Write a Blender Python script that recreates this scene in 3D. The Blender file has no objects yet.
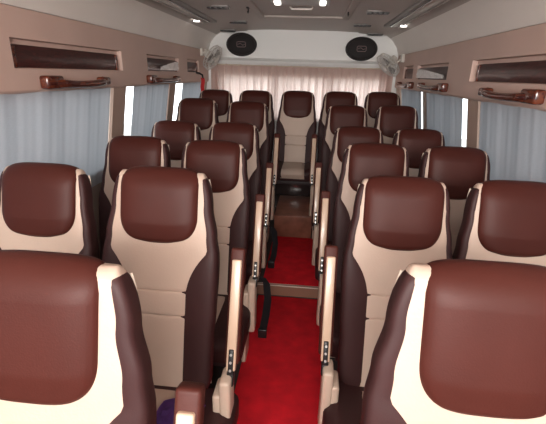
import bpy, bmesh, math, random
from mathutils import Vector, Matrix
random.seed(7)
sc = bpy.context.scene
COL = sc.collection
PI = math.pi
def R(a): return math.radians(a)

# ------------------------------------------------------------------ camera
cam_d = bpy.data.cameras.new('camera'); cam = bpy.data.objects.new('camera', cam_d); COL.objects.link(cam)
F, PITCH, YAW, ROLL = 391.3, 0.3397, 0.0868, 0.0308
cam_d.sensor_fit = 'HORIZONTAL'; cam_d.sensor_width = 36; cam_d.lens = 36 * F / 546
cam_d.clip_start = 0.02; cam_d.clip_end = 200
cam.matrix_world = (Matrix.Translation((0.1667, 0, 1.479)) @ Matrix.Rotation(YAW, 4, 'Z')
                    @ Matrix.Rotation(PI/2 - PITCH, 4, 'X') @ Matrix.Rotation(ROLL, 4, 'Z'))
sc.camera = cam
# ------------------------------------------------------------------ world and light
w = bpy.data.worlds.new('daylight'); sc.world = w; w.use_nodes = True
bg = w.node_tree.nodes['Background']; wn = w.node_tree.nodes; wl = w.node_tree.links
# hazy sky, brighter on the sunny (left) side of the bus
wtc = wn.new('ShaderNodeTexCoord'); wsx = wn.new('ShaderNodeSeparateXYZ'); wmr = wn.new('ShaderNodeMapRange'); wcr = wn.new('ShaderNodeValToRGB')
wl.new(wtc.outputs['Generated'], wsx.inputs[0]); wl.new(wsx.outputs['X'], wmr.inputs['Value'])
wmr.inputs['From Min'].default_value = -.7; wmr.inputs['From Max'].default_value = .7
wmr.inputs['To Min'].default_value = 3.6; wmr.inputs['To Max'].default_value = 1.5
wl.new(wmr.outputs['Result'], bg.inputs[1])
wl.new(wsx.outputs['X'], wcr.inputs[0]); wcr.color_ramp.elements[0].color = (.94, .97, 1, 1); wcr.color_ramp.elements[1].color = (.84, .93, 1, 1); wl.new(wcr.outputs[0], bg.inputs[0])
def area(name, loc, rot, sx, sy, power, col):
    l = bpy.data.lights.new(name, 'AREA'); l.shape = 'RECTANGLE'; l.size = sx; l.size_y = sy; l.energy = power; l.color = col
    o = bpy.data.objects.new(name, l); o.location = loc; o.rotation_euler = rot; COL.objects.link(o); return o
area('windscreen_daylight', (0.1, -1.25, 1.74), (R(72), 0, 0), 2.0, 0.42, 57, (1.0, 0.90, 0.84))
sc.view_settings.view_transform = 'Standard'; sc.view_settings.look = 'None'
sc.view_settings.exposure = 0.85; sc.view_settings.gamma = 1; sc.view_settings.use_curve_mapping = False

# ------------------------------------------------------------------ materials
def mat(name, col, rough=0.5, metal=0.0, spec=0.5, bump=None, var=None, coat=0.0, emit=None):
    m = bpy.data.materials.new(name); m.use_nodes = True; nt = m.node_tree; p = nt.nodes['Principled BSDF']
    p.inputs['Base Color'].default_value = (*col, 1); p.inputs['Roughness'].default_value = rough
    p.inputs['Metallic'].default_value = metal; p.inputs['Specular IOR Level'].default_value = spec
    p.inputs['Coat Weight'].default_value = coat
    tc = nt.nodes.new('ShaderNodeTexCoord')
    if var:
        sc_, amt = var
        n = nt.nodes.new('ShaderNodeTexNoise'); n.inputs['Scale'].default_value = sc_; n.inputs['Detail'].default_value = 4
        r = nt.nodes.new('ShaderNodeValToRGB')
        r.color_ramp.elements[0].position = 0.3; r.color_ramp.elements[1].position = 0.7
        r.color_ramp.elements[0].color = (*[c*(1-amt) for c in col], 1); r.color_ramp.elements[1].color = (*[min(1, c*(1+amt)) for c in col], 1)
        nt.links.new(tc.outputs['Object'], n.inputs['Vector']); nt.links.new(n.outputs['Fac'], r.inputs['Fac'])
        nt.links.new(r.outputs['Color'], p.inputs['Base Color'])
    if bump:
        sc_, st = bump
        n = nt.nodes.new('ShaderNodeTexNoise'); n.inputs['Scale'].default_value = sc_; n.inputs['Detail'].default_value = 3
        b = nt.nodes.new('ShaderNodeBump'); b.inputs['Strength'].default_value = st; b.inputs['Distance'].default_value = 0.004
        nt.links.new(tc.outputs['Object'], n.inputs['Vector']); nt.links.new(n.outputs['Fac'], b.inputs['Height'])
        nt.links.new(b.outputs['Normal'], p.inputs['Normal'])
    if emit:
        p.inputs['Emission Color'].default_value = (*emit[0], 1); p.inputs['Emission Strength'].default_value = emit[1]
    return m

def cloth(name, col, trans, wscale=60):
    m = bpy.data.materials.new(name); m.use_nodes = True; nt = m.node_tree; nt.nodes.clear()
    out = nt.nodes.new('ShaderNodeOutputMaterial'); mx = nt.nodes.new('ShaderNodeMixShader')
    d = nt.nodes.new('ShaderNodeBsdfDiffuse'); t = nt.nodes.new('ShaderNodeBsdfTranslucent')
    tc = nt.nodes.new('ShaderNodeTexCoord'); n = nt.nodes.new('ShaderNodeTexNoise'); n.inputs['Scale'].default_value = wscale
    mp = nt.nodes.new('ShaderNodeMapping'); mp.inputs['Scale'].default_value = (1, 1, 4)
    r = nt.nodes.new('ShaderNodeValToRGB'); r.color_ramp.elements[0].position = .3; r.color_ramp.elements[1].position = .7
    r.color_ramp.elements[0].color = (*[c*.93 for c in col], 1); r.color_ramp.elements[1].color = (*col, 1)
    nt.links.new(tc.outputs['Object'], mp.inputs[0]); nt.links.new(mp.outputs[0], n.inputs['Vector']); nt.links.new(n.outputs['Fac'], r.inputs[0])
    nt.links.new(r.outputs[0], d.inputs[0]); nt.links.new(r.outputs[0], t.inputs[0])
    mx.inputs[0].default_value = trans
    nt.links.new(d.outputs[0], mx.inputs[1]); nt.links.new(t.outputs[0], mx.inputs[2]); nt.links.new(mx.outputs[0], out.inputs[0])
    return m

def glass(name, tint, refl=0.08):
    m = bpy.data.materials.new(name); m.use_nodes = True; nt = m.node_tree; nt.nodes.clear()
    out = nt.nodes.new('ShaderNodeOutputMaterial'); mx = nt.nodes.new('ShaderNodeMixShader'); mx.inputs[0].default_value = refl
    t = nt.nodes.new('ShaderNodeBsdfTransparent'); t.inputs[0].default_value = (*tint, 1)
    g = nt.nodes.new('ShaderNodeBsdfGlossy'); g.inputs['Roughness'].default_value = .05
    nt.links.new(t.outputs[0], mx.inputs[1]); nt.links.new(g.outputs[0], mx.inputs[2]); nt.links.new(mx.outputs[0], out.inputs[0])
    return m

def wood(name, c1, c2, scale=14, rough=.25):
    m = bpy.data.materials.new(name); m.use_nodes = True; nt = m.node_tree; p = nt.nodes['Principled BSDF']
    tc = nt.nodes.new('ShaderNodeTexCoord'); mp = nt.nodes.new('ShaderNodeMapping'); mp.inputs['Scale'].default_value = (1, .25, 1.4)
    n = nt.nodes.new('ShaderNodeTexNoise'); n.inputs['Scale'].default_value = scale; n.inputs['Detail'].default_value = 6; n.inputs['Distortion'].default_value = 2.5
    r = nt.nodes.new('ShaderNodeValToRGB'); r.color_ramp.elements[0].position = .35; r.color_ramp.elements[1].position = .68
    r.color_ramp.elements[0].color = (*c1, 1); r.color_ramp.elements[1].color = (*c2, 1)
    nt.links.new(tc.outputs['Object'], mp.inputs[0]); nt.links.new(mp.outputs[0], n.inputs['Vector']); nt.links.new(n.outputs['Fac'], r.inputs[0])
    nt.links.new(r.outputs[0], p.inputs['Base Color']); p.inputs['Roughness'].default_value = rough; p.inputs['Coat Weight'].default_value = .4
    return m

M = dict(
    brown=mat('brown_leatherette', (0.060, 0.0145, 0.0105), .48, spec=.20, bump=(220, .10), var=(5, .08)),
    plum=mat('dark_leatherette', (0.040, 0.0155, 0.0155), .5, spec=.22, bump=(220, .10), var=(5, .08)),
    cream=mat('cream_leatherette', (0.53, 0.405, 0.325), .5, bump=(140, .2), var=(4, .04)),
    piping=mat('cream_piping', (0.66, 0.56, 0.46), .5),
    shell=mat('dark_seat_shell', (0.035, 0.022, 0.024), .5),
    armcream=mat('cream_armrest_plastic', (0.58, 0.425, 0.31), .28, coat=.2),
    basecream=mat('cream_seat_base', (0.55, 0.43, 0.34), .4),
    black=mat('black_plastic', (0.012, 0.012, 0.013), .35),
    bolt=mat('bolt_metal', (0.7, 0.7, 0.68), .3, metal=.8),
    belt=mat('black_belt_webbing', (0.022, 0.022, 0.026), .45, bump=(300, .3)),
    trim=mat('tan_side_trim', (0.60, 0.43, 0.365), .5, var=(3, .04)),
    cove=mat('pale_roof_cove', (0.88, 0.83, 0.77), .45, var=(2, .03)),
    ceil=mat('grey_roof_lining', (0.50, 0.45, 0.41), .55, var=(2, .04)),
    rear=mat('white_rear_panel', (0.90, 0.91, 0.89), .5),
    pillar=mat('beige_window_pillar', (0.46, 0.335, 0.27), .5),
    lower=mat('beige_lower_wall', (0.30, 0.24, 0.20), .6),
    rubber=mat('dark_window_rubber', (0.02, 0.02, 0.02), .6),
    curtain=cloth('blue_grey_curtain', (0.42, 0.44, 0.475), .12),
    pink=cloth('dusty_pink_curtain', (0.74, 0.57, 0.52), .68, 30),
    glass=glass('window_glass', (.92, .96, .96)),
    redc=mat('red_carpet', (0.68, 0.013, 0.024), .9, spec=.2, bump=(500, .6), var=(12, .15)),
    floor=mat('dark_vinyl_floor', (0.05, 0.04, 0.038), .6),
    stepb=mat('brown_step_vinyl', (0.24, 0.095, 0.062), .3, var=(9, .3)),
    edge=mat('pale_step_edging', (0.72, 0.66, 0.58), .4),
    burl=wood('burl_woodgrain', (0.05, 0.008, 0.007), (0.16, 0.040, 0.017), 22, .18),
    panel=wood('burgundy_woodgrain', (0.028, 0.007, 0.007), (0.085, 0.020, 0.017), 30, .35),
    film=mat('crumpled_white_film', (0.9, 0.88, 0.87), .2, bump=(25, 1.0)),
    speaker=mat('speaker_mesh', (0.018, 0.014, 0.014), .7, bump=(400, .8)),
    spring=mat('speaker_rim', (0.03, 0.026, 0.026), .35),
    badge=mat('speaker_badge', (0.22, 0.13, 0.13), .35),
    fanwhite=mat('fan_metal_cream', (0.62, 0.58, 0.52), .3),
    fanwire=mat('fan_wire', (0.70, 0.68, 0.64), .35, metal=.3),
    fanblade=mat('fan_blade', (0.40, 0.38, 0.36), .3),
    grey=mat('grey_fixture', (0.25, 0.23, 0.215), .35),
    lens=mat('dark_light_lens', (0.07, 0.055, 0.05), .12, coat=.5),
    lit=mat('lit_lamp', (1, 1, .95), .4, emit=((1, .96, .9), 2.2)),
    red=mat('red_plastic', (0.62, 0.015, 0.02), .4),
    purple=mat('purple_cloth', (0.16, 0.06, 0.32), .7, var=(20, .3)),
    wrap=mat('dark_glossy_wrap', (0.03, 0.022, 0.022), .12, coat=.6, bump=(18, 1.0)),
)

# ------------------------------------------------------------------ helpers
def obj(name, bm, m, parent=None, smooth=True, kind=None):
    bmesh.ops.recalc_face_normals(bm, faces=bm.faces)
    me = bpy.data.meshes.new(name); bm.to_mesh(me); bm.free()
    me.materials.append(m)
    if smooth:
        me.shade_smooth()
        try: me.set_sharp_from_angle(angle=R(40))
        except Exception: pass
    o = bpy.data.objects.new(name, me); COL.objects.link(o)
    if parent: o.parent = parent
    if kind: o['kind'] = kind
    return o
def thing(name, label, cat, loc=(0, 0, 0), group=None):
    o = bpy.data.objects.new(name, None); COL.objects.link(o); o.location = loc; o.empty_display_size = .1
    o['label'] = label; o['category'] = cat
    if group: o['group'] = group
    return o
def tag(o, label, cat, group=None):
    o['label'] = label; o['category'] = cat
    if group: o['group'] = group
    return o
def dup(root, loc, label):
    r = root.copy(); COL.objects.link(r); r.location = loc; r['label'] = label
    for ch in root.children:
        c = ch.copy(); COL.objects.link(c); c.parent = r
        for g in ch.children:
            d = g.copy(); COL.objects.link(d); d.parent = c
    return r
def box(bm, c, h, r=0.0, seg=3, rot=None):
    """box centred at c, half sizes h, bevel radius r"""
    tmp = bmesh.new(); bmesh.ops.create_cube(tmp, size=2)
    for v in tmp.verts: v.co = Vector((v.co.x*h[0], v.co.y*h[1], v.co.z*h[2]))
    if r > 0: bmesh.ops.bevel(tmp, geom=list(tmp.edges), offset=r, segments=seg, profile=.5, affect='EDGES')
    if rot is not None: bmesh.ops.transform(tmp, matrix=rot.to_4x4(), verts=tmp.verts)
    bmesh.ops.translate(tmp, vec=Vector(c), verts=tmp.verts)
    join(bm, tmp); return bm
def join(bm, tmp):
    mp = {v: bm.verts.new(v.co) for v in tmp.verts}
    for f in tmp.faces:
        try: bm.faces.new([mp[v] for v in f.verts])
        except ValueError: pass
    tmp.free()
def tube(bm, pts, rad, seg=8, closed=False, cap=True):
    pts = [Vector(p) for p in pts]; n = len(pts); rings = []
    up = None
    for i, p in enumerate(pts):
        if closed: t = pts[(i+1) % n] - pts[i-1]
        else: t = pts[min(i+1, n-1)] - pts[max(i-1, 0)]
        t.normalize()
        if up is None: up = Vector((0, 0, 1)) if abs(t.z) < .9 else Vector((1, 0, 0))
        a = (up - t*up.dot(t)).normalized(); up = a; b = t.cross(a)
        rr = rad[i] if isinstance(rad, (list, tuple)) else rad
        ra, rb = rr if isinstance(rr, (list, tuple)) else (rr, rr)
        rings.append([bm.verts.new(p + a*ra*math.cos(2*PI*k/seg) + b*rb*math.sin(2*PI*k/seg)) for k in range(seg)])
    m = n if closed else n-1
    for i in range(m):
        A, B = rings[i], rings[(i+1) % n]
        for k in range(seg): bm.faces.new((A[k], A[(k+1) % seg], B[(k+1) % seg], B[k]))
    if cap and not closed: bm.faces.new(rings[0][::-1]); bm.faces.new(rings[-1])
    return bm
def grid(bm, P, closeu=False):
    V = [[bm.verts.new(p) for p in row] for row in P]
    for i in range(len(V)-1):
        n = len(V[i])
        for j in range(n if closeu else n-1):
            bm.faces.new((V[i][j], V[i][(j+1) % n], V[i+1][(j+1) % n], V[i+1][j]))
    return V
def extrude_profile(bm, prof, y0, y1, n=1):
    """prof: list of (x,z); swept along y"""
    grid(bm, [[(x, y0+(y1-y0)*i/n, z) for x, z in prof] for i in range(n+1)])
def disc(bm, c, r, ax, depth, seg=28, ry=None):
    """cylinder centred c around axis vector ax"""
    ax = Vector(ax).normalized(); up = Vector((0, 0, 1)) if abs(ax.z) < .9 else Vector((0, 1, 0))
    b = ax.cross(up).normalized(); a = b.cross(ax)
    ry = ry or r; c = Vector(c)
    A = [bm.verts.new(c - ax*depth/2 + b*r*math.cos(2*PI*k/seg) + a*ry*math.sin(2*PI*k/seg)) for k in range(seg)]
    B = [bm.verts.new(c + ax*depth/2 + b*r*math.cos(2*PI*k/seg) + a*ry*math.sin(2*PI*k/seg)) for k in range(seg)]
    for k in range(seg): bm.faces.new((A[k], A[(k+1) % seg], B[(k+1) % seg], B[k]))
    bm.faces.new(A[::-1]); bm.faces.new(B)
def lerp_tab(tab, t):
    if t <= tab[0][0]: return tab[0][1]
    for (a, va), (b, vb) in zip(tab, tab[1:]):
        if t <= b:
            s = (t-a)/(b-a); s = s*s*(3-2*s); return va+(vb-va)*s
    return tab[-1][1]

# ------------------------------------------------------------------ the bus body
YF, YR = -1.35, 5.33          # front end of the modelled shell, rear wall
Z1, Z2 = 1.37, 1.732         # tan side trim band
WX = 1.20
def wallx(z): return 1.225 + (1.37 - z)*0.16          # the side leans outwards towards the floor
# floors with two steps up towards the rear
ST1, ST2, FZ, H1, H2 = 2.585, 3.53, -.12, -.023, .19
bm = bmesh.new()
FB = FZ-.06
box(bm, (0, (YF+ST1)/2, (FZ+FB)/2), (1.47, (ST1-YF)/2, (FZ-FB)/2)); box(bm, (0, (ST1+3.80)/2, (H1+FB)/2), (1.47, (3.80-ST1)/2, (H1-FB)/2))
box(bm, (0, (3.80+YR)/2+.1, (H2+FB)/2), (1.47, (YR-3.80)/2+.1, (H2-FB)/2))
obj('floor', bm, M['floor'], kind='structure')
def slab(name, x0, x1, y0, y1, z0, z1, m, label, cat, r=.003):
    b = bmesh.new(); box(b, ((x0+x1)/2, (y0+y1)/2, (z0+z1)/2), ((x1-x0)/2, (y1-y0)/2, (z1-z0)/2), r)
    return tag(obj(name, b, m), label, cat)
slab('carpet_runner', -.150, .330, YF, ST1-.006, FZ, FZ+.010, M['redc'], 'bright red carpet strip nearest the viewer, before the low step in the aisle', 'carpet')
slab('carpet_runner', -.125, .318, ST1+.022, ST2-.018, H1, H1+.010, M['redc'], 'shorter red carpet strip between the low step and the tall brown step', 'carpet')
t = thing('step_edging', 'pale metal strip and tan riser across the aisle between the two red carpets', 'step edge', (0, ST1, FZ))
b = bmesh.new(); box(b, (.085, -.003, .064), (.275, .003, .046)); obj('riser_cover', b, mat('tan_riser', (.30, .17, .115), .5), t)
b = bmesh.new(); box(b, (.085, .006, H1-FZ+.004), (.275, .014, .004), .002); obj('edge_strip', b, M['edge'], t)
t = thing('brown_step', 'brown vinyl covered step in front of the middle rear seat', 'step', (0, ST2, H1))
b = bmesh.new(); box(b, (.055, -.006, (H2-H1)/2+.003), (.18, .006, (H2-H1)/2+.003), .002); obj('riser', b, M['stepb'], t)
b = bmesh.new(); box(b, (.055, .135, (H2-H1)/2), (.178, .130, (H2-H1)/2-.001)); box(b, (.055, .33, H2-H1+.004), (.18, .33, .004), .002); obj('tread', b, M['stepb'], t)

WIN = {-1: [(-1.25, -.75), (-.6, 2.75), (2.97, 3.90), (4.10, 5.12)], 1: [(-1.25, -.75), (-.6, 2.69), (2.90, 3.88), (4.07, 5.12)]}
ZB = .80
for s, nm in ((-1, 'left'), (1, 'right')):
    bm = bmesh.new()
    # lower wall
    prof = [(s*wallx(-.14), -.14), (s*wallx(ZB), ZB), (s*(wallx(ZB)+.05), ZB), (s*(wallx(-.14)+.05), -.14)]
    grid(bm, [[(x, y, z) for x, z in prof] for y in (YF, YR+.1)], closeu=True)
    obj('wall_'+nm, bm, M['lower'], kind='structure')
    # pillars between the windows
    ys = [YF] + [v for w_ in WIN[s] for v in w_] + [YR+.02]
    for i in range(0, len(ys), 2):
        bm = bmesh.new(); a, b_ = ys[i], ys[i+1]
        ring = []
        for z in (ZB-.01, Z1+.02):
            x0, x1 = s*(wallx(z)-.005), s*(wallx(z)+.06)
            ring.append([(x0, a+.012, z), (x0, b_-.012, z), (s*(wallx(z)+.01), b_, z), (x1, b_, z), (x1, a, z), (s*(wallx(z)+.01), a, z)])
        V = grid(bm, ring, closeu=True)
        o = obj('trim_%d' % (10*(s+2)+i), bm, M['pillar'], kind='structure', smooth=False)
    # windows: glass with a dark rubber frame
    for i, (a, b_) in enumerate(WIN[s]):
        bm = bmesh.new(); xg = lambda z: s*(wallx(z)+.045)
        grid(bm, [[(xg(ZB), a, ZB), (xg(ZB), b_, ZB)], [(xg(Z1+.05), a, Z1+.05), (xg(Z1+.05), b_, Z1+.05)]])
        wobj = obj('window_%d' % (i+1 + (4 if s > 0 else 0)), bm, M['glass'], kind='structure', smooth=False)
        bm = bmesh.new()
        tube(bm, [(s*(wallx(z)+.04), y, z) for y, z in ((a, ZB), (b_, ZB), (b_, Z1+.03), (a, Z1+.03))], .009, 6, closed=True)
        obj('window_frame', bm, M['rubber'], wobj)
    # outer header above the windows, behind the trim band
    bm = bmesh.new(); box(bm, (s*1.285, (YF+YR)/2, 1.56), (.02, (YR-YF)/2, .17)); obj('trim_%d' % (60+s), bm, M['lower'], kind='structure')
    # tan trim band with recesses
    HZ0, HZ1 = 1.468, 1.600
    holes = {-1: [(1.79, 2.88), (3.33, 4.14), (4.42, 4.88)], 1: [(1.74, 2.86), (3.34, 4.30), (4.46, 4.92)]}[s]
    yy = [YF] + [v for h in holes for v in h] + [YR]
    bm = bmesh.new()
    cx_ = lambda z: s*(WX + (.012 if z < 1.39 else 0))
    for i in range(len(yy)-1):
        a, b_ = yy[i], yy[i+1]
        zs = [(Z1, HZ0), (HZ1, Z2)] if i % 2 else [(Z1, HZ0), (HZ0, HZ1), (HZ1, Z2)]
        for z0, z1 in zs: bm.faces.new([bm.verts.new(p) for p in ((s*WX, a, z0), (s*WX, b_, z0), (s*WX, b_, z1), (s*WX, a, z1))])
        if i % 2:
            D = s*(WX+.035); HB = HZ0+.095
            bm.faces.new([bm.verts.new(p) for p in ((s*WX, a, HZ0), (s*WX, b_, HZ0), (D, b_, HZ0), (D, a, HZ0))])
            bm.faces.new([bm.verts.new(p) for p in ((s*WX, a, HZ1), (s*WX, b_, HZ1), (D, b_-.01, HZ1-.004), (D, a+.01, HZ1-.004))])
            bm.faces.new([bm.verts.new(p) for p in ((D, a, HZ0), (D, b_, HZ0), (D, b_, HZ1), (D, a, HZ1))])
            for y in (a, b_): bm.faces.new([bm.verts.new(p) for p in ((s*WX, y, HZ0), (D, y, HZ0), (D, y, HZ1), (s*WX, y, HZ1))])
    # lower return, rounded
    prof = [(s*WX, Z1), (s*(WX+.004), Z1-.010), (s*(WX+.014), Z1-.016), (s*(WX+.07), Z1-.016)]
    extrude_profile(bm, prof, YF, YR)
    bmesh.ops.remove_doubles(bm, verts=bm.verts, dist=.0005)
    obj('trim_%d' % (s+2), bm, M['trim'], kind='structure')
    # pale cove from trim to roof
    bm = bmesh.new()
    prof = [(s*(WX+.03), Z2+.002), (s*(WX-.002), Z2+.002), (s*(WX-.012), Z2+.02), (s*1.165, 1.82), (s*1.11, 1.895), (s*1.075, 1.925)]
    extrude_profile(bm, prof, YF, YR); obj('trim_%d' % (s+5), bm, M['cove'], kind='structure')
bm = bmesh.new()
prof = [(-1.12, 1.97), (-1.075, 1.925), (-1.06, 1.935), (-1.03, 1.955), (-.7, 1.975), (-.68, 1.985), (-.3, 2.0), (.3, 2.0), (.68, 1.985), (.7, 1.975), (1.03, 1.955), (1.06, 1.935), (1.075, 1.925), (1.12, 1.97)]
prof2 = prof + [(1.3, 2.03), (1.3, 2.08), (-1.3, 2.08), (-1.3, 2.03)]
grid(bm, [[(x, y, z) for x, z in prof2] for y in (YF, YR+.1)], closeu=True)
obj('ceiling', bm, M['ceil'], kind='structure')
# body sides behind the cove close the roof corner
for s in (-1, 1):
    bm = bmesh.new(); box(bm, (s*1.29, (YF+YR)/2, 1.88), (.02, (YR-YF)/2, .19)); obj('trim_%d' % (70+s), bm, M['lower'], kind='structure')

# front end behind the viewer: low front wall and windscreen
bm = bmesh.new(); box(bm, (0, YF-.03, .37), (1.42, .03, .51)); obj('wall_front', bm, M['lower'], kind='structure')
bm = bmesh.new(); grid(bm, [[(-1.30, YF-.02, .88), (1.30, YF-.02, .88)], [(-1.20, YF-.02, 2.0), (1.20, YF-.02, 2.0)]]); obj('window_10', bm, M['glass'], kind='structure')
# rear wall: lower part, side posts, header, window
bm = bmesh.new()
RW0, RW1 = .95, 1.44
box(bm, (0, YR+.06, (RW0-.14)/2), (1.42, .03, (RW0+.14)/2)); box(bm, (0, YR+.06, (RW1+2.05)/2), (1.32, .03, (2.05-RW1)/2))
for s in (-1, 1): box(bm, (s*1.22, YR+.06, (RW0+RW1)/2), (.20, .03, (RW1-RW0)/2))
for x in (-.33, .36): box(bm, (x, YR+.06, (RW0+RW1)/2), (.03, .025, (RW1-RW0)/2))
obj('wall_rear', bm, M['rear'], kind='structure', smooth=False)
bm = bmesh.new(); box(bm, (0, YR+.075, (RW0+RW1)/2), (1.02, .003, (RW1-RW0)/2+.01)); obj('window_9', bm, M['glass'], kind='structure')
# white panel bulging above the rear curtain, with rounded top corners and a ledge
bm = bmesh.new()
rows = []
for z, dy in ((1.575, .035), (1.60, .07), (1.625, .085), (1.640, .060), (1.66, .020), (1.80, .010), (1.90, .004), (1.95, .002), (1.985, .0)):
    hw = 1.19 if z < 1.8 else 1.19 - .13*((z-1.8)/.185)**2.2
    rows.append([(hw*(-1+2*j/24), YR - dy*(1-.6*abs(-1+2*j/24)**6), z + (.012*(1-(-1+2*j/24)**2) if z > 1.97 else 0)) for j in range(25)])
rows.insert(0, [(x, YR+.02, z) for x, y, z in rows[0]]); rows.append([(x, YR+.02, z) for x, y, z in rows[-1]])
grid(bm, rows); obj('trim_80', bm, M['rear'], kind='structure')

# ------------------------------------------------------------------ curtains
def side_curtain(s, y0, y1, label, seed, gather=0.0):
    rnd = random.Random(seed); bm = bmesh.new(); n = int((y1-y0)*110)+2; ph = [rnd.uniform(0, 6.28) for _ in range(4)]
    P = []
    for k in range(15):
        z = Z1-.012 - (Z1-.012-.70)*k/14; v = k/14; row = []
        for i in range(n+1):
            u = i/n; y = y0+(y1-y0)*u + gather*(.5-u)*math.sin(v*2.2)*(y1-y0)
            d = .0022*math.sin(y*46+ph[0]+.6*v)+.001*math.sin(y*97+ph[1]+v*1.3)+.007*math.sin(y*17+ph[2]-v)
            row.append((s*(wallx(z)-.018+.6*d), y, z))
        P.append(row)
    grid(bm, P)
    t = thing('side_curtain', label, 'curtain', (0, 0, 0), None)
    obj('curtain_cloth', bm, M['curtain'], t)
    bm = bmesh.new(); tube(bm, [(s*(wallx(Z1)-.012), y0-.02, Z1+.012), (s*(wallx(Z1)-.012), y1+.02, Z1+.012)], .006, 6); obj('curtain_rail', bm, M['grey'], t)
    return t
side_curtain(-1, -.6, 2.68, 'long pale blue-grey curtain on the left beside the front seats', 3)
side_curtain(-1, 3.06, 3.85, 'blue-grey curtain on the left between the two window pillars', 5)
side_curtain(-1, 4.26, 5.02, 'narrow grey curtain on the left beside the rear corner fan', 6)
side_curtain(1, -.6, 2.64, 'long pale blue curtain on the right beside the front seats', 8)
side_curtain(1, 2.95, 3.86, 'blue curtain on the right between the two window pillars', 9)
side_curtain(1, 4.05, 4.98, 'narrow blue curtain on the right in the rear corner', 11)
# rear curtain
bm = bmesh.new(); P = []; rnd = random.Random(4)
ph = [rnd.uniform(0, 6) for _ in range(5)]
for k in range(14):
    v = k/13; z = 1.585-(1.585-.90)*v; row = []
    for i in range(421):
        x = -1.16+2.32*i/420
        d = (.016*math.sin(x*70+ph[0]+.5*math.sin(v*3+x*4))+.010*math.sin(x*133+ph[1]+v)+.010*math.sin(x*31+ph[2]+v*.8))*(.45+.55*min(1, v*3))
        row.append((x, YR-.028+d*.9, z))
    P.append(row)
grid(bm, P)
t = thing('rear_curtain', 'gathered dusty pink curtain across the rear window', 'curtain')
obj('curtain_cloth', bm, M['pink'], t)
bm = bmesh.new(); tube(bm, [(-1.18, YR-.03, 1.572), (1.18, YR-.03, 1.572)], .009, 8); obj('curtain_rail', bm, M['piping'], t)

# ------------------------------------------------------------------ wood panels in the trim band
def wall_panel(s, y0, y1, label, film=None):
    t = thing('wood_panel', label, 'panel', (s*(WX+.035), (y0+y1)/2, 1.468), 'woodgrain inlay panels')
    L = (y1-y0)/2; bm = bmesh.new()
    # slightly convex inlay, tilted
    P = []
    for k in range(7):
        v = k/6; z = .004+.102*v; d = .006+.010*math.sin(PI*v)+.006*(1-v)
        P.append([(-s*d, -L+.03*0+ (2*L)*j/12, z) for j in range(13)])
    P = [[(-s*.001, p[1], p[2]) for p in P[0]]] + P + [[(-s*.001, p[1], p[2]) for p in P[-1]]]
    grid(bm, P); obj('inlay', bm, M['panel'], t)
    for e in (-1, 1):
        b2 = bmesh.new(); box(b2, (-s*.012, e*(L-.012), .052), (.010, .012, .050), .004); obj('end_cap', b2, M['burl'], t)
    if film:
        b3 = bmesh.new(); a, c = film; rr = random.Random(int(y0*100)); P = []
        for k in range(8):
            P.append([(-s*(.030+.012*rr.random()), y0+(y1-y0)*(a+(c-a)*j/16)-(y0+y1)/2, .012+.082*k/7*(1 if a == 0 else min(1, .35+.8*j/16))) for j in range(17)])
        grid(b3, P); obj('plastic_film', b3, M['film'], t)
    return t
wall_panel(-1, 1.81, 2.84, 'long dark burgundy woodgrain panel in the left trim nearest the viewer')
wall_panel(-1, 3.35, 4.12, 'burgundy woodgrain panel in the left trim partly covered by white film', (.35, 1))
wall_panel(-1, 4.44, 4.86, 'small woodgrain panel in the left trim just before the fan')
wall_panel(1, 1.76, 2.80, 'long dark burgundy woodgrain panel in the right trim nearest the viewer')
wall_panel(1, 3.36, 4.28, 'woodgrain panel in the right trim mostly covered by crumpled white film', (.06, 1))
wall_panel(1, 4.48, 4.90, 'small woodgrain panel in the right trim near the rear corner')

# grab handles
def grab(s, y0, y1, z, label):
    t = thing('grab_handle', label, 'handle', (s*WX, (y0+y1)/2, z), 'woodgrain grab handles')
    L = (y1-y0)/2; bm = bmesh.new()
    path = []; rad = []
    for k in range(21):
        u = -1+2*k/20; out = .050*(1-abs(u)**5)+.004
        path.append((-s*out, L*u*.98, -.012*math.cos(u*PI/2)+.004)); rad.append((.019+.010*abs(u)**3, .018+.006*abs(u)**3))
    tube(bm, path, rad, 12); obj('grip', bm, M['burl'], t)
    for e in (-1, 1):
        b2 = bmesh.new(); box(b2, (-s*.024, e*(L-.035), .006), (.026, .070 if e < 0 else .050, .033 if e < 0 else .024), .013, 3); obj('mount', b2, M['burl'], t)
    return t
grab(-1, 1.98, 2.58, 1.398, 'brown woodgrain grab handle on the left trim nearest the viewer')
grab(-1, 3.32, 4.02, 1.400, 'brown woodgrain grab handle on the left trim under the film-covered panel')
grab(1, 1.95, 2.54, 1.408, 'brown woodgrain grab handle on the right trim nearest the viewer')
grab(1, 3.29, 4.00, 1.410, 'brown woodgrain grab handle on the right trim under the film-covered panel')
grab(1, 4.38, 5.00, 1.400, 'small dark grab handle on the right trim beside the rear curtain')

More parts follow.
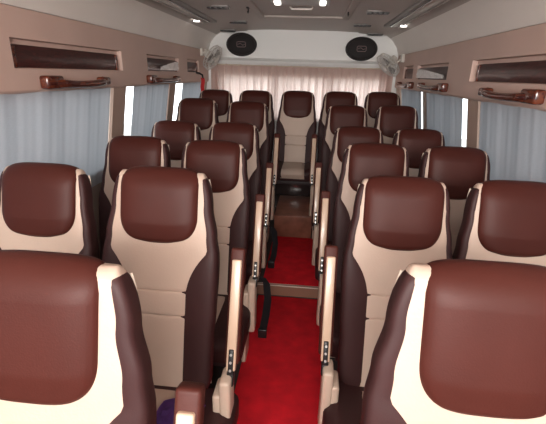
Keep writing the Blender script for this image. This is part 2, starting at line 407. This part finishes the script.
# ------------------------------------------------------------------ speakers on the rear panel
def speaker(x, z, label):
    t = thing('oval_speaker', label, 'speaker', (x, YR-.012, z), 'oval speakers on the rear panel')
    bm = bmesh.new(); tube(bm, [(.185*math.cos(a), -.012, .128*math.sin(a)) for a in [2*PI*k/40 for k in range(40)]], .012, 8, closed=True); obj('rim', bm, M['spring'], t)
    bm = bmesh.new(); P = []
    for k in range(9):
        f = 1-k/8*.999; P.append([(.185*f*math.cos(a), -.008-.024*(1-f*f), .128*f*math.sin(a)) for a in [2*PI*j/40 for j in range(40)]])
    grid(bm, P, closeu=True); obj('grille', bm, M['speaker'], t)
    bm = bmesh.new(); tube(bm, [(px*.055, -.036, pz*.030) for px, pz in ((-1, -.7), (-.8, -1), (.8, -1), (1, -.7), (1, .7), (.8, 1), (-.8, 1), (-1, .7))], .0035, 6, closed=True)
    tube(bm, [(-.045, -.036, 0), (-.01, -.036, .012), (.02, -.036, -.010), (.045, -.036, .004)], .003, 6)
    obj('badge', bm, M['badge'], t)
    return t
speaker(-.760, 1.815, 'black oval speaker on the white rear panel, left one')
speaker(.738, 1.798, 'black oval speaker on the white rear panel, right one')

# fans in the rear corners
def fan(mount, head, face, label):
    t = thing('wall_fan', label, 'fan', mount, 'small caged corner fans')
    h = Vector(head)-Vector(mount); ax = Vector(face).normalized()
    b = ax.cross(Vector((0, 0, 1))).normalized(); a = b.cross(ax)
    RR = .150
    bm = bmesh.new(); box(bm, (0, 0, 0), (.018, .035, .045), .008); obj('bracket', bm, M['fanwhite'], t)
    bm = bmesh.new(); tube(bm, [(0, 0, 0), h*.45+Vector((0, 0, -.01)), h - ax*.12], .013, 8); obj('arm', bm, M['fanwhite'], t)
    bm = bmesh.new(); tube(bm, [h-ax*.14, h-ax*.13, h-ax*.06, h-ax*.045], [.022, .042, .046, .03], 16); obj('motor', bm, M['fanwhite'], t)
    bm = bmesh.new()
    for fr, off in ((1, 0), (.72, .025), (.42, .038), (.97, -.035)):
        tube(bm, [h+ax*off+(b*math.cos(q)+a*math.sin(q))*RR*fr for q in [2*PI*k/32 for k in range(32)]], .006 if fr > .9 else .003, 6, closed=True)
    for k in range(20):
        q = 2*PI*k/20; d = b*math.cos(q)+a*math.sin(q)
        tube(bm, [h+ax*.042+d*RR*.2, h+ax*.036+d*RR*.5, h+ax*.022+d*RR*.78, h+d*RR, h-ax*.038+d*RR*.93, h-ax*.05+d*RR*.3], .0022, 5)
    obj('cage', bm, M['fanwire'], t)
    bm = bmesh.new(); disc(bm, h+ax*.040, .034, ax, .012, 20); obj('badge_disc', bm, M['fanwhite'], t)
    for k in range(3):
        bm = bmesh.new(); P = []
        for i in range(6):
            r = .02+.095*i/5; row = []
            for j in range(6):
                q = 2*PI*k/3+(-.5+j/5)*(1.35-.25*i/5); d = b*math.cos(q)+a*math.sin(q)
                row.append(h+d*r+ax*(.014*(j/5-.5)))
            P.append(row)
        V = grid(bm, P)
        bmesh.ops.solidify(bm, geom=bm.faces[:], thickness=.003)
        obj('blade', bm, M['fanblade'], t)
    bm = bmesh.new(); tube(bm, [h-ax*.045, h+ax*.02], .016, 12); obj('hub', bm, M['fanwhite'], t)
    return t
fan((-1.185, 4.98, 1.70), (-1.030, 4.93, 1.630), (.82, -.20, -.53), 'small caged fan in the left rear corner under the speaker')
fan((1.185, 4.98, 1.69), (1.010, 4.93, 1.600), (-.66, -.30, -.69), 'small caged fan in the right rear corner under the speaker')

# ------------------------------------------------------------------ ceiling fittings
def louvre(x, y, z, label):
    t = thing('air_vent', label, 'vent', (x, y, z), 'round-ended roof air vents')
    bm = bmesh.new(); box(bm, (0, 0, -.004), (.095, .048, .007), .005); obj('frame', bm, M['grey'], t)
    for k in range(4):
        b2 = bmesh.new(); box(b2, (-.066+.044*k, 0, -.014), (.020, .040, .009), .004, rot=None); obj('louvre', b2, M['black'], t)
    return t
zc = lambda x: 1.9725+ (1.0-abs(x))*.02 if abs(x) > .7 else 1.985
louvre(-.64, 3.51, 1.986, 'air vent in the ceiling left of the roof hatch, nearest the viewer')
louvre(-.65, 4.47, 1.986, 'air vent in the ceiling above the left speaker, middle of its three')
louvre(-.89, 5.10, 1.963, 'air vent in the ceiling at the left rear edge, nearest the rear panel')
louvre(.665, 3.63, 1.985, 'air vent in the ceiling right of the roof hatch, nearest the viewer')
louvre(.64, 4.52, 1.986, 'air vent in the ceiling above the right speaker, middle of its three')
louvre(.87, 5.18, 1.964, 'air vent in the ceiling at the right rear edge, nearest the rear panel')
def strip_light(s, x, y0, y1, label):
    t = thing('ceiling_strip', label, 'ceiling light', (x, (y0+y1)/2, 1.955), 'long roof light strips'); L = (y1-y0)/2
    bm = bmesh.new(); box(bm, (0, 0, .004), (.085, L, .014), .010); obj('housing', bm, M['grey'], t)
    bm = bmesh.new(); box(bm, (-s*.01, -.04, -.012), (.040, L-.10, .010), .008); obj('lens', bm, M['lens'], t)
    bm = bmesh.new(); box(bm, (s*.055, 0, -.010), (.006, L-.03, .008), .003); obj('edge_rib', bm, M['cove'], t)
    bm = bmesh.new(); disc(bm, (s*.070, L-.20, -.016), .030, (0, 0, 1), .012, 20); obj('lamp', bm, M['lit'], t)['label'] = 'small glowing disc'  # small emissive disc beside the lens, near the rear end of the strip
    return t
strip_light(-1, -.92, 1.0, 4.30, 'long dark roof light strip on the left side of the ceiling')
strip_light(1, .92, 1.0, 4.38, 'long dark roof light strip on the right side of the ceiling')
t = thing('roof_hatch', 'square grey roof hatch with two lit lamps in the middle of the ceiling', 'roof hatch', (.04, 3.10, 1.998))
bm = bmesh.new()
for s in (-1, 1): box(bm, (s*.40, .18, -.008), (.030, .92, .010), .006)
for y in (-.72, 1.0): box(bm, (0, y, -.008), (.43, .030, .010), .006)
obj('outer_frame', bm, M['ceil'], t)
bm = bmesh.new(); box(bm, (0, -.22, -.012), (.22, .44, .014), .010); obj('panel', bm, M['grey'], t)
bm = bmesh.new(); tube(bm, [(-.09, .42, -.004), (-.08, .42, -.022), (.08, .42, -.022), (.09, .42, -.004)], .008, 8); obj('handle', bm, M['cove'], t)
for s in (-1, 1):
    bm = bmesh.new(); box(bm, (s*.165, .08, -.030), (.022, .055, .010), .006); obj('lamp', bm, M['lit'], t)['label'] = 'small lit white lamp'
for x, y, l in ((-.406, 3.60, 'tiny black coat hook on the ceiling left of the hatch'), (.425, 3.66, 'tiny black coat hook on the ceiling right of the hatch')):
    t = thing('coat_hook', l, 'hook', (x, y, 1.993), 'roof coat hooks')
    bm = bmesh.new(); box(bm, (0, 0, -.003), (.016, .016, .006), .003); obj('plate', bm, M['black'], t)
    bm = bmesh.new(); tube(bm, [(0, 0, -.006), (0, .006, -.03), (0, -.008, -.042), (0, -.022, -.034)], .006, 8); obj('prong', bm, M['black'], t)

# red hanging tag beside the left rear curtain
t = thing('hanging_strap', 'red strap hanging from a black arm in the left rear corner', 'strap', (-1.18, 4.84, 1.43))
bm = bmesh.new(); tube(bm, [(-.04, -.12, .035), (.0, -.03, .03), (.03, .0, .01), (.035, .0, -.03)], .011, 8); obj('arm', bm, M['black'], t)
bm = bmesh.new(); P = []
for k in range(9): P.append([(.010+.022*j+.005*math.sin(k*.9), -.006+.004*math.sin(k), -.02-.022*k) for j in range(3)])
grid(bm, P); bmesh.ops.solidify(bm, geom=bm.faces[:], thickness=.006); obj('strap_end', bm, M['red'], t)

# ------------------------------------------------------------------ passenger seats
TILT = R(14)
class Seat:
    def __init__(s, T=.93, zb=.19, wide=0):
        s.by = -.07-(T-.81)*math.sin(TILT)
        s.T, s.zb = T, zb
        s.wt = [(0, .208), (.12, .215), (.28, .220), (.36, .220), (.44, .211), (.56, .193), (.70, .180)]
        s.sh = T-.70; s.wide = wide
        if wide: s.wt = [(a, b+wide*(1 if a < .5 else .8 if a < .6 else .55)) for a, b in s.wt]
    def P(s, x, t, n):
        return Vector((x, s.by + t*math.sin(TILT) - n*math.cos(TILT), s.zb + t*math.cos(TILT) + n*math.sin(TILT)))
    def half(s, t):
        """half width, thickness scale at height t"""
        w = lerp_tab(s.wt, max(0, t-s.sh)); d = s.T-t; r = .045
        if d < r:
            q = math.sqrt(max(0, 1-(1-d/r)**2)); w -= .018*(1-q); th = .25+.75*q
        else: th = 1
        return w, th
    def surf(s, t, ang, off):
        w, th = s.half(t); e = 2/4.6; h = .048*th
        c, sn = math.cos(ang), math.sin(ang)
        x = (w+off)*math.copysign(abs(c)**e, c); n = -.048+(h+off)*math.copysign(abs(sn)**e, sn)
        n += .010*math.sin(PI*min(1, max(0, t/.45)))*0
        return s.P(x, t, n)
    def xb(s, t):
        tt = t-s.sh; w, _ = s.half(t)
        g = lerp_tab([(.375, .024+s.wide*.5), (.66, .014+s.wide*.3)], tt)
        if tt > .375: return w-g
        q = min(1, (.375-tt)/.19); e0 = w-.024-s.wide*.5
        return e0 + (.108-e0)*(1-(1-q)**2)
    def core(s):
        bm = bmesh.new(); ts = []
        seams = [.10+s.sh, .205+s.sh]
        N = 70
        for i in range(N+1): ts.append(s.T*i/N)
        for q in seams: ts += [q-.006, q-.003, q, q+.003, q+.006]
        d = .045; ts += [s.T-d*f for f in (.8, .6, .4, .25, .12, .05, .015)]
        ts = sorted(set(round(x, 4) for x in ts)); P = []
        for t in ts:
            g = sum(.0045*math.exp(-((t-q)/.0035)**2) for q in seams)
            P.append([s.surf(t, 2*PI*k/64, -.004 - (g if 0 < k < 32 else 0)) for k in range(64)])
        V = grid(bm, P, closeu=True); bm.faces.new(V[0][::-1]); bm.faces.new(V[-1]); return bm
    def bolster(s, sg):
        bm = bmesh.new(); P = []; N = 60; t1 = s.T-.012
        for i in range(N+1):
            t = .004+(t1-.004)*i/N; w, _ = s.half(t); x = s.xb(t)
            a0 = math.acos(min(1, (x/w))**(4.6/2)) if x < w else .02
            a1 = -R(52); row = []; ve = min(1, i/3, (N-i)/4)
            K = 22
            for j in range(K+1):
                u = j/K; a = a0+(a1-a0)*(u**.8 if a0 > .6 else u)
                env = max(0, math.sin(PI*u))**.45
                puff = .004+.008*lerp_tab([(.0, 1), (.30, 1), (.45, .35), (.7, .25)], t-s.sh)
                off = -.007 + (.007+puff)*env*max(0, ve)**.5
                aa = a if sg > 0 else PI-a
                row.append(s.surf(t, aa, off))
            P.append(row)
        grid(bm, P); return bm
    def pad(s, length=.305, hw=.162):
        bm = bmesh.new(); P = []; T = s.T; t0 = T-length
        path = []     # (t, n, normal t, normal n)
        NB = 34
        for i in range(NB+1):
            t = t0+(T-.075-t0)*i/NB; path.append((t, .0, 0, 1))
        for i in range(1, 13):
            a = PI*i/12; path.append((T-.075+.075*math.sin(a), -.048+.048*math.cos(a), math.sin(a), math.cos(a)))
        for i in range(1, 8): path.append((T-.075-.085*i/7, -.096, 0, -1))
        n = len(path); K = 40; arc = 0; last = None
        for i, (t, nn, nt_, nv) in enumerate(path):
            if last: arc += math.hypot(t-last[0], nn-last[1])
            last = (t, nn)
            r = .105
            q = min(1, max(0, arc/r)); h = hw*(.50+.50*(1-(1-q)**2.2)**(1/2.1)) if q < 1 else hw
            h *= 1-.02*max(0, math.sin(min(PI, max(0, (arc-length+.03)/.16*PI/2))))
            bt = min(1, arc/.016)**.5 if arc < .016 else 1
            row = []
            for j in range(K+1):
                u = -1+2*j/K; u = math.copysign(1-(1-abs(u))**1.25, u)
                env = (1-abs(u)**9)**.5
                off = -.006+(.018+(.016 if nt_ < .05 else .016-.009*nt_)*(1-abs(u)**(3.5))*min(1, arc/.08))*env*bt
                off -= .0035*math.exp(-((abs(u)-.93)/.012)**2)*bt
                x = h*u
                sag = .008*(abs(u)**4) if nt_ > .3 else 0
                # bottom edge gently bowed
                row.append(s.P(x, t+nt_*off-sag*nt_ + (.012*abs(u)**3)*(1 if arc < .10 else max(0, 1-(arc-.10)/.12)), nn+nv*off))
            P.append(row)
        grid(bm, P); return bm
    def piping(s, sg):
        bm = bmesh.new(); pts = []
        for i in range(40):
            t = .01+(s.T-.035)*i/39; a = -R(20); pts.append(s.surf(t, a if sg > 0 else PI-a, .0035 + .004*min(1, max(0, (s.sh+.45-t)/.2))))
        tube(bm, pts, .0034, 6); return bm
    def cushion(s, depth, side=0, cax=.222):
        y1 = s.by+.015; y0 = y1-depth; bm = bmesh.new(); P = []
        N = 26; zt = s.zb+.020; H = .130
        # profile around side view (rounded front), grid over x
        prof = []
        for k in range(9):   prof.append((y1+(y0+.06-y1)*k/8, zt + .006*math.sin(PI*k/8)))
        for k in range(1, 9):
            a = PI/2*k/8; prof.append((y0+.06-.06*math.sin(a), zt-.06+.06*math.cos(a)))
        prof += [(y0+.006, zt-H+.01), (y0+.03, zt-H), (y1, zt-H)]
        for i in range(N+1):
            u = -1+2*i/N; u = math.copysign(1-(1-abs(u))**1.6, u); e = (1-abs(u)**7)**.4
            cyy, czz = (y0+y1)/2, zt-H/2
            ridge = .024*math.exp(-((abs(u)-.82)/.14)**2)
            P.append([((cax if u*side > 0 else .222)*u, cyy+(y-cyy)*(.93+.07*e), czz+(z-czz)*(.55+.45*e)+(ridge if z > czz else 0)) for y, z in prof])
        V = grid(bm, P, closeu=True); bm.faces.new(V[0]); bm.faces.new(V[-1][::-1]); return bm
    def insert(s, depth):
        y1 = s.by+.010; y0 = y1-depth; bm = bmesh.new(); P = []; zt = s.zb+.020; prof = []
        for k in range(12): prof.append((y1+(y0+.06-y1)*k/11, zt+.006*math.sin(PI*k/11), 0, 1))
        for k in range(1, 10):
            a = PI/2*k/9; prof.append((y0+.06-.06*math.sin(a), zt-.06+.06*math.cos(a), -math.sin(a), math.cos(a)))
        prof.append((y0, zt-.095, -1, 0))
        for k, (y, z, ny, nz) in enumerate(prof):
            ve = min(1, k/1.5, (len(prof)-1-k)/1.5)
            P.append([(.128*u, y+ny*o, z+nz*o) for u in [-1+2*j/16 for j in range(17)] for o in [-.008+.022*(1-abs(u)**10)*ve]])
        grid(bm, P); return bm

def make_seat(name, side, zfloor=-.12, T=.93, zb=.19, depth=.46, pad_len=.295, belt=0, cat='seat', wide=0, ax=.30, az=0, cax=.285):
    """side: +1 / -1 which side carries the aisle armrest, 0 none. Origin: seat base at its own floor level."""
    S = Seat(T, zb, wide); t = thing(name, 'x', cat)
    obj('backrest', S.core(), M['cream'], t)['label'] = 'cream centre of the backrest'
    for sg in (-1, 1):
        b = obj('side_bolster', S.bolster(sg), M['plum'], t)
        obj('piping', S.piping(sg), M['piping'], b)
    obj('headrest_pad', S.pad(pad_len), M['brown'], t)['label'] = 'brown headrest pad wrapped over the top'
    obj('seat_cushion', S.cushion(depth, side, cax), M['plum'], t)
    obj('cushion_insert', S.insert(depth), M['cream'], t)['label'] = 'cream middle of the cushion'
    # rear shell and base
    bm = bmesh.new(); P = []
    for k in range(13):
        tt = .01+(T-.14)*k/12; w, _ = S.half(tt); P.append([S.P((w-.03)*(-1+2*j/10), tt, -.096-.018*(1-(-1+2*j/10)**4)*min(1, (12-k)/2, k/1+.3)) for j in range(11)])
    grid(bm, P); obj('rear_shell', bm, M['shell'], t)
    zc_ = zb-.11; yc = S.by+.015-depth/2
    bm = bmesh.new(); box(bm, (0, yc, zc_-.018), (.200, depth/2-.03, .018), .006); obj('seat_frame', bm, M['shell'], t)
    zl = zc_-.036
    for sg in (-1, 1):
        bm = bmesh.new()
        box(bm, (sg*.195, -.20, zfloor+(zl-zfloor)/2), (.014, .075, (zl-zfloor)/2), .005)
        box(bm, (sg*.195, -.20, zfloor+.010), (.028, .085, .010), .004)
        obj('leg', bm, M['basecream'], t)
    if side:
        X = side*ax; P0 = Vector((X, -.150, .375+az)); P1 = Vector((X, .010, .820+az)); d = (P1-P0); L = d.length; dn = d.normalized()
        nf = Vector((0, -dn.z, dn.y))       # forward normal
        rot = Matrix((Vector((1, 0, 0)), -nf, dn)).transposed()
        mid = (P0+P1)/2
        bm = bmesh.new(); box(bm, mid+dn*.02-nf*.008, (.028, .022, L/2-.01), .010, rot=rot); arm = obj('armrest', bm, M['brown'], t)
        arm['label'] = 'folded-up armrest with brown padding'
        bm = bmesh.new(); box(bm, mid+nf*.013-dn*.012, (.0185, .014, L/2-.022), .006, rot=rot); u_ = obj('armrest_plate', bm, M['armcream'], arm); u_['label'] = 'cream plastic underside'
        bm = bmesh.new(); box(bm, P0+nf*.026+dn*.045, (.010, .006, .050), .005, rot=rot); box(bm, P0+nf*.012-dn*.022, (.014, .016, .028), .006, rot=rot)
        obj('hinge', bm, M['black'], arm)
        bm = bmesh.new()
        for q in (.015, .045, .075): disc(bm, P0+nf*.033+dn*q, .0052, nf, .004, 10)
        obj('bolt', bm, M['bolt'], arm)['kind'] = 'stuff'
        # cream side bracket joining the armrest to the base
        bm = bmesh.new(); box(bm, (side*(ax-.045), -.165, .225), (.018, .055, .085), .012); box(bm, (side*(ax-.014), -.175, .215), (.022, .050, .165), .014)
        box(bm, (side*(ax-.045), -.22, (zfloor+.16)/2), (.012, .07, (.16-zfloor)/2), .006)
        obj('side_bracket', bm, M['basecream'], t)
        # belt hanging from the bracket
        if belt:
            bm = bmesh.new(); pts = [(side*.335, -.11, .36), (side*.362, -.125, .33), (side*.375, -.15, .24), (side*.368, -.17, .15), (side*.350, -.175, .085+zfloor*.5)]
            P = []
            for k in range(17):
                u = k/16*(len(pts)-1); i = min(int(u), len(pts)-2); f = u-i; a, b_ = Vector(pts[i]), Vector(pts[i+1]); p = a.lerp(b_, f)
                tw = Vector((.35*side, -1, 0)).normalized()*.024 if belt == 1 else Vector((1, -.4*side, 0)).normalized()*.024
                P.append([p-tw, p-tw*.3+Vector((.003, 0, 0)), p+tw*.3+Vector((.003, 0, 0)), p+tw])
            grid(bm, P); bmesh.ops.solidify(bm, geom=bm.faces[:], thickness=.004)
            bl = obj('seat_belt', bm, M['belt'], t); bl['label'] = 'black seat belt hanging into the aisle'
            bm = bmesh.new(); box(bm, Vector(pts[-1])+Vector((0, 0, -.005)), (.026, .012, .030), .006); obj('buckle', bm, M['black'], bl)
    return t

AL, WL = .481, .951
zL = 0
protoL = make_seat('passenger_seat', 1, ax=.345, wide=.016, cax=.366); protoR = make_seat('passenger_seat', -1, ax=.290); protoW = make_seat('passenger_seat', 0)
GR = 'brown and cream passenger seats'
yl = [.684+.781*i for i in range(4)]; yr = [y+.116 for y in yl]
OY = -.090
used = set()
def place(proto, x, y, z, label):
    if proto.name not in used:
        used.add(proto.name); proto.location = (x, y+OY, z); proto['label'] = label; proto['group'] = GR; return proto
    return dup(proto, (x, y+OY, z), label)
f1L = make_seat('passenger_seat', 1, ax=.395, az=.075, pad_len=.33, wide=.045); f1R = make_seat('passenger_seat', 0, pad_len=.338, wide=.042)
place(f1L, -.440, .69, -.028, 'large foreground seat at the lower left, closest to the viewer')
place(f1R, .612, .780, -.016, 'large foreground seat at the lower right, closest to the viewer')
place(protoL, -.428, 1.454, .004, 'aisle seat directly behind the lower-left foreground seat')
place(protoW, -.948, 1.454, -.006, 'window seat at the left edge, beside the aisle seat behind the foreground seat')
place(protoR, .574, 1.577, -.014, 'aisle seat directly behind the lower-right foreground seat')
place(protoW, 1.040, 1.577, -.008, 'window seat at the right edge, next to the long blue curtain')
sL = make_seat('passenger_seat', 1, belt=2)
place(sL, -.395, 2.219, -.005, 'left aisle seat just before the low step, black belt hanging beside it')
place(protoR, .572, 2.325, .004, 'right aisle seat just before the low step in the aisle')
place(protoW, -.870, 2.219, .0, 'left window seat in front of the first window pillar')
place(protoW, 1.036, 2.325, .004, 'right window seat in front of the first window pillar')
r4L = make_seat('passenger_seat', 1, H1, belt=2); r4R = make_seat('passenger_seat', -1, H1); r4W = make_seat('passenger_seat', 0, H1)
place(r4L, -.422, 2.984, .014, 'left aisle seat just behind the low step, belt hanging over the far red carpet')
place(r4R, .550, 3.106, .007, 'right aisle seat just behind the low step in the aisle')
place(r4W, -.889, 2.984, .008, 'left window seat beside the curtain between the two pillars')
place(r4W, 1.017, 3.106, .008, 'right window seat beside the curtain between the two pillars')
r5L = make_seat('passenger_seat', 1, H1-.125); r5R = make_seat('passenger_seat', -1, H1-.125); r5W = make_seat('passenger_seat', 0, H1-.125)
place(r5L, -.435, 3.748, .125, 'left aisle seat beside the brown step, just before the rear bench row')
place(r5R, .513, 3.871, .115, 'right aisle seat beside the brown step, just before the rear bench row')
place(r5W, -.925, 3.748, .137, 'left window seat beside the bright window gap, just before the rear bench row')
place(r5W, .984, 3.871, .128, 'right window seat just before the rear bench row')
r6 = make_seat('passenger_seat', 0, H2, T=.82, zb=.50, depth=.40)
for x, z, l in ((.0, .0, 'middle seat of the rear row, facing straight down the aisle'), (-.955, -.018, 'rear row seat in the left corner under the fan'),
                (-.483, -.010, 'rear row seat just left of the middle seat'), (.478, .008, 'rear row seat just right of the middle seat'), (.945, .018, 'rear row seat in the right corner under the fan')):
    place(r6, x*1.005+.008, 4.613, z, l)

# dark glossy wrapped bench front under the middle rear seat
bm = bmesh.new(); box(bm, (.01, 4.160, .283), (.215, .012, .066), .008, 3)
tag(obj('bench_front', bm, M['wrap']), 'dark glossy plastic-wrapped board under the middle rear seat', 'board')

# purple cloth on the seat behind the left foreground seat
bm = bmesh.new(); P = []
rr = random.Random(2)
for i in range(13):
    row = []
    for j in range(13):
        u, v = -1+i/6, -1+j/6; e = max(0, 1-(u*u+v*v)*.5)
        row.append((.085*u, .10*v, .045*e*(.7+.5*rr.random())-.002))
    P.append(row)
grid(bm, P); bmesh.ops.solidify(bm, geom=bm.faces[:], thickness=.004)
o = tag(obj('purple_cloth', bm, M['purple']), 'crumpled purple cloth on the seat cushion behind the lower-left foreground seat', 'cloth'); o.location = (-.262, 1.07, .245)

# ground outside
bm = bmesh.new(); box(bm, (0, 2, -.75), (14, 14, .05)); obj('ground', bm, mat('outside_ground', (.35, .33, .30), .9), kind='structure')
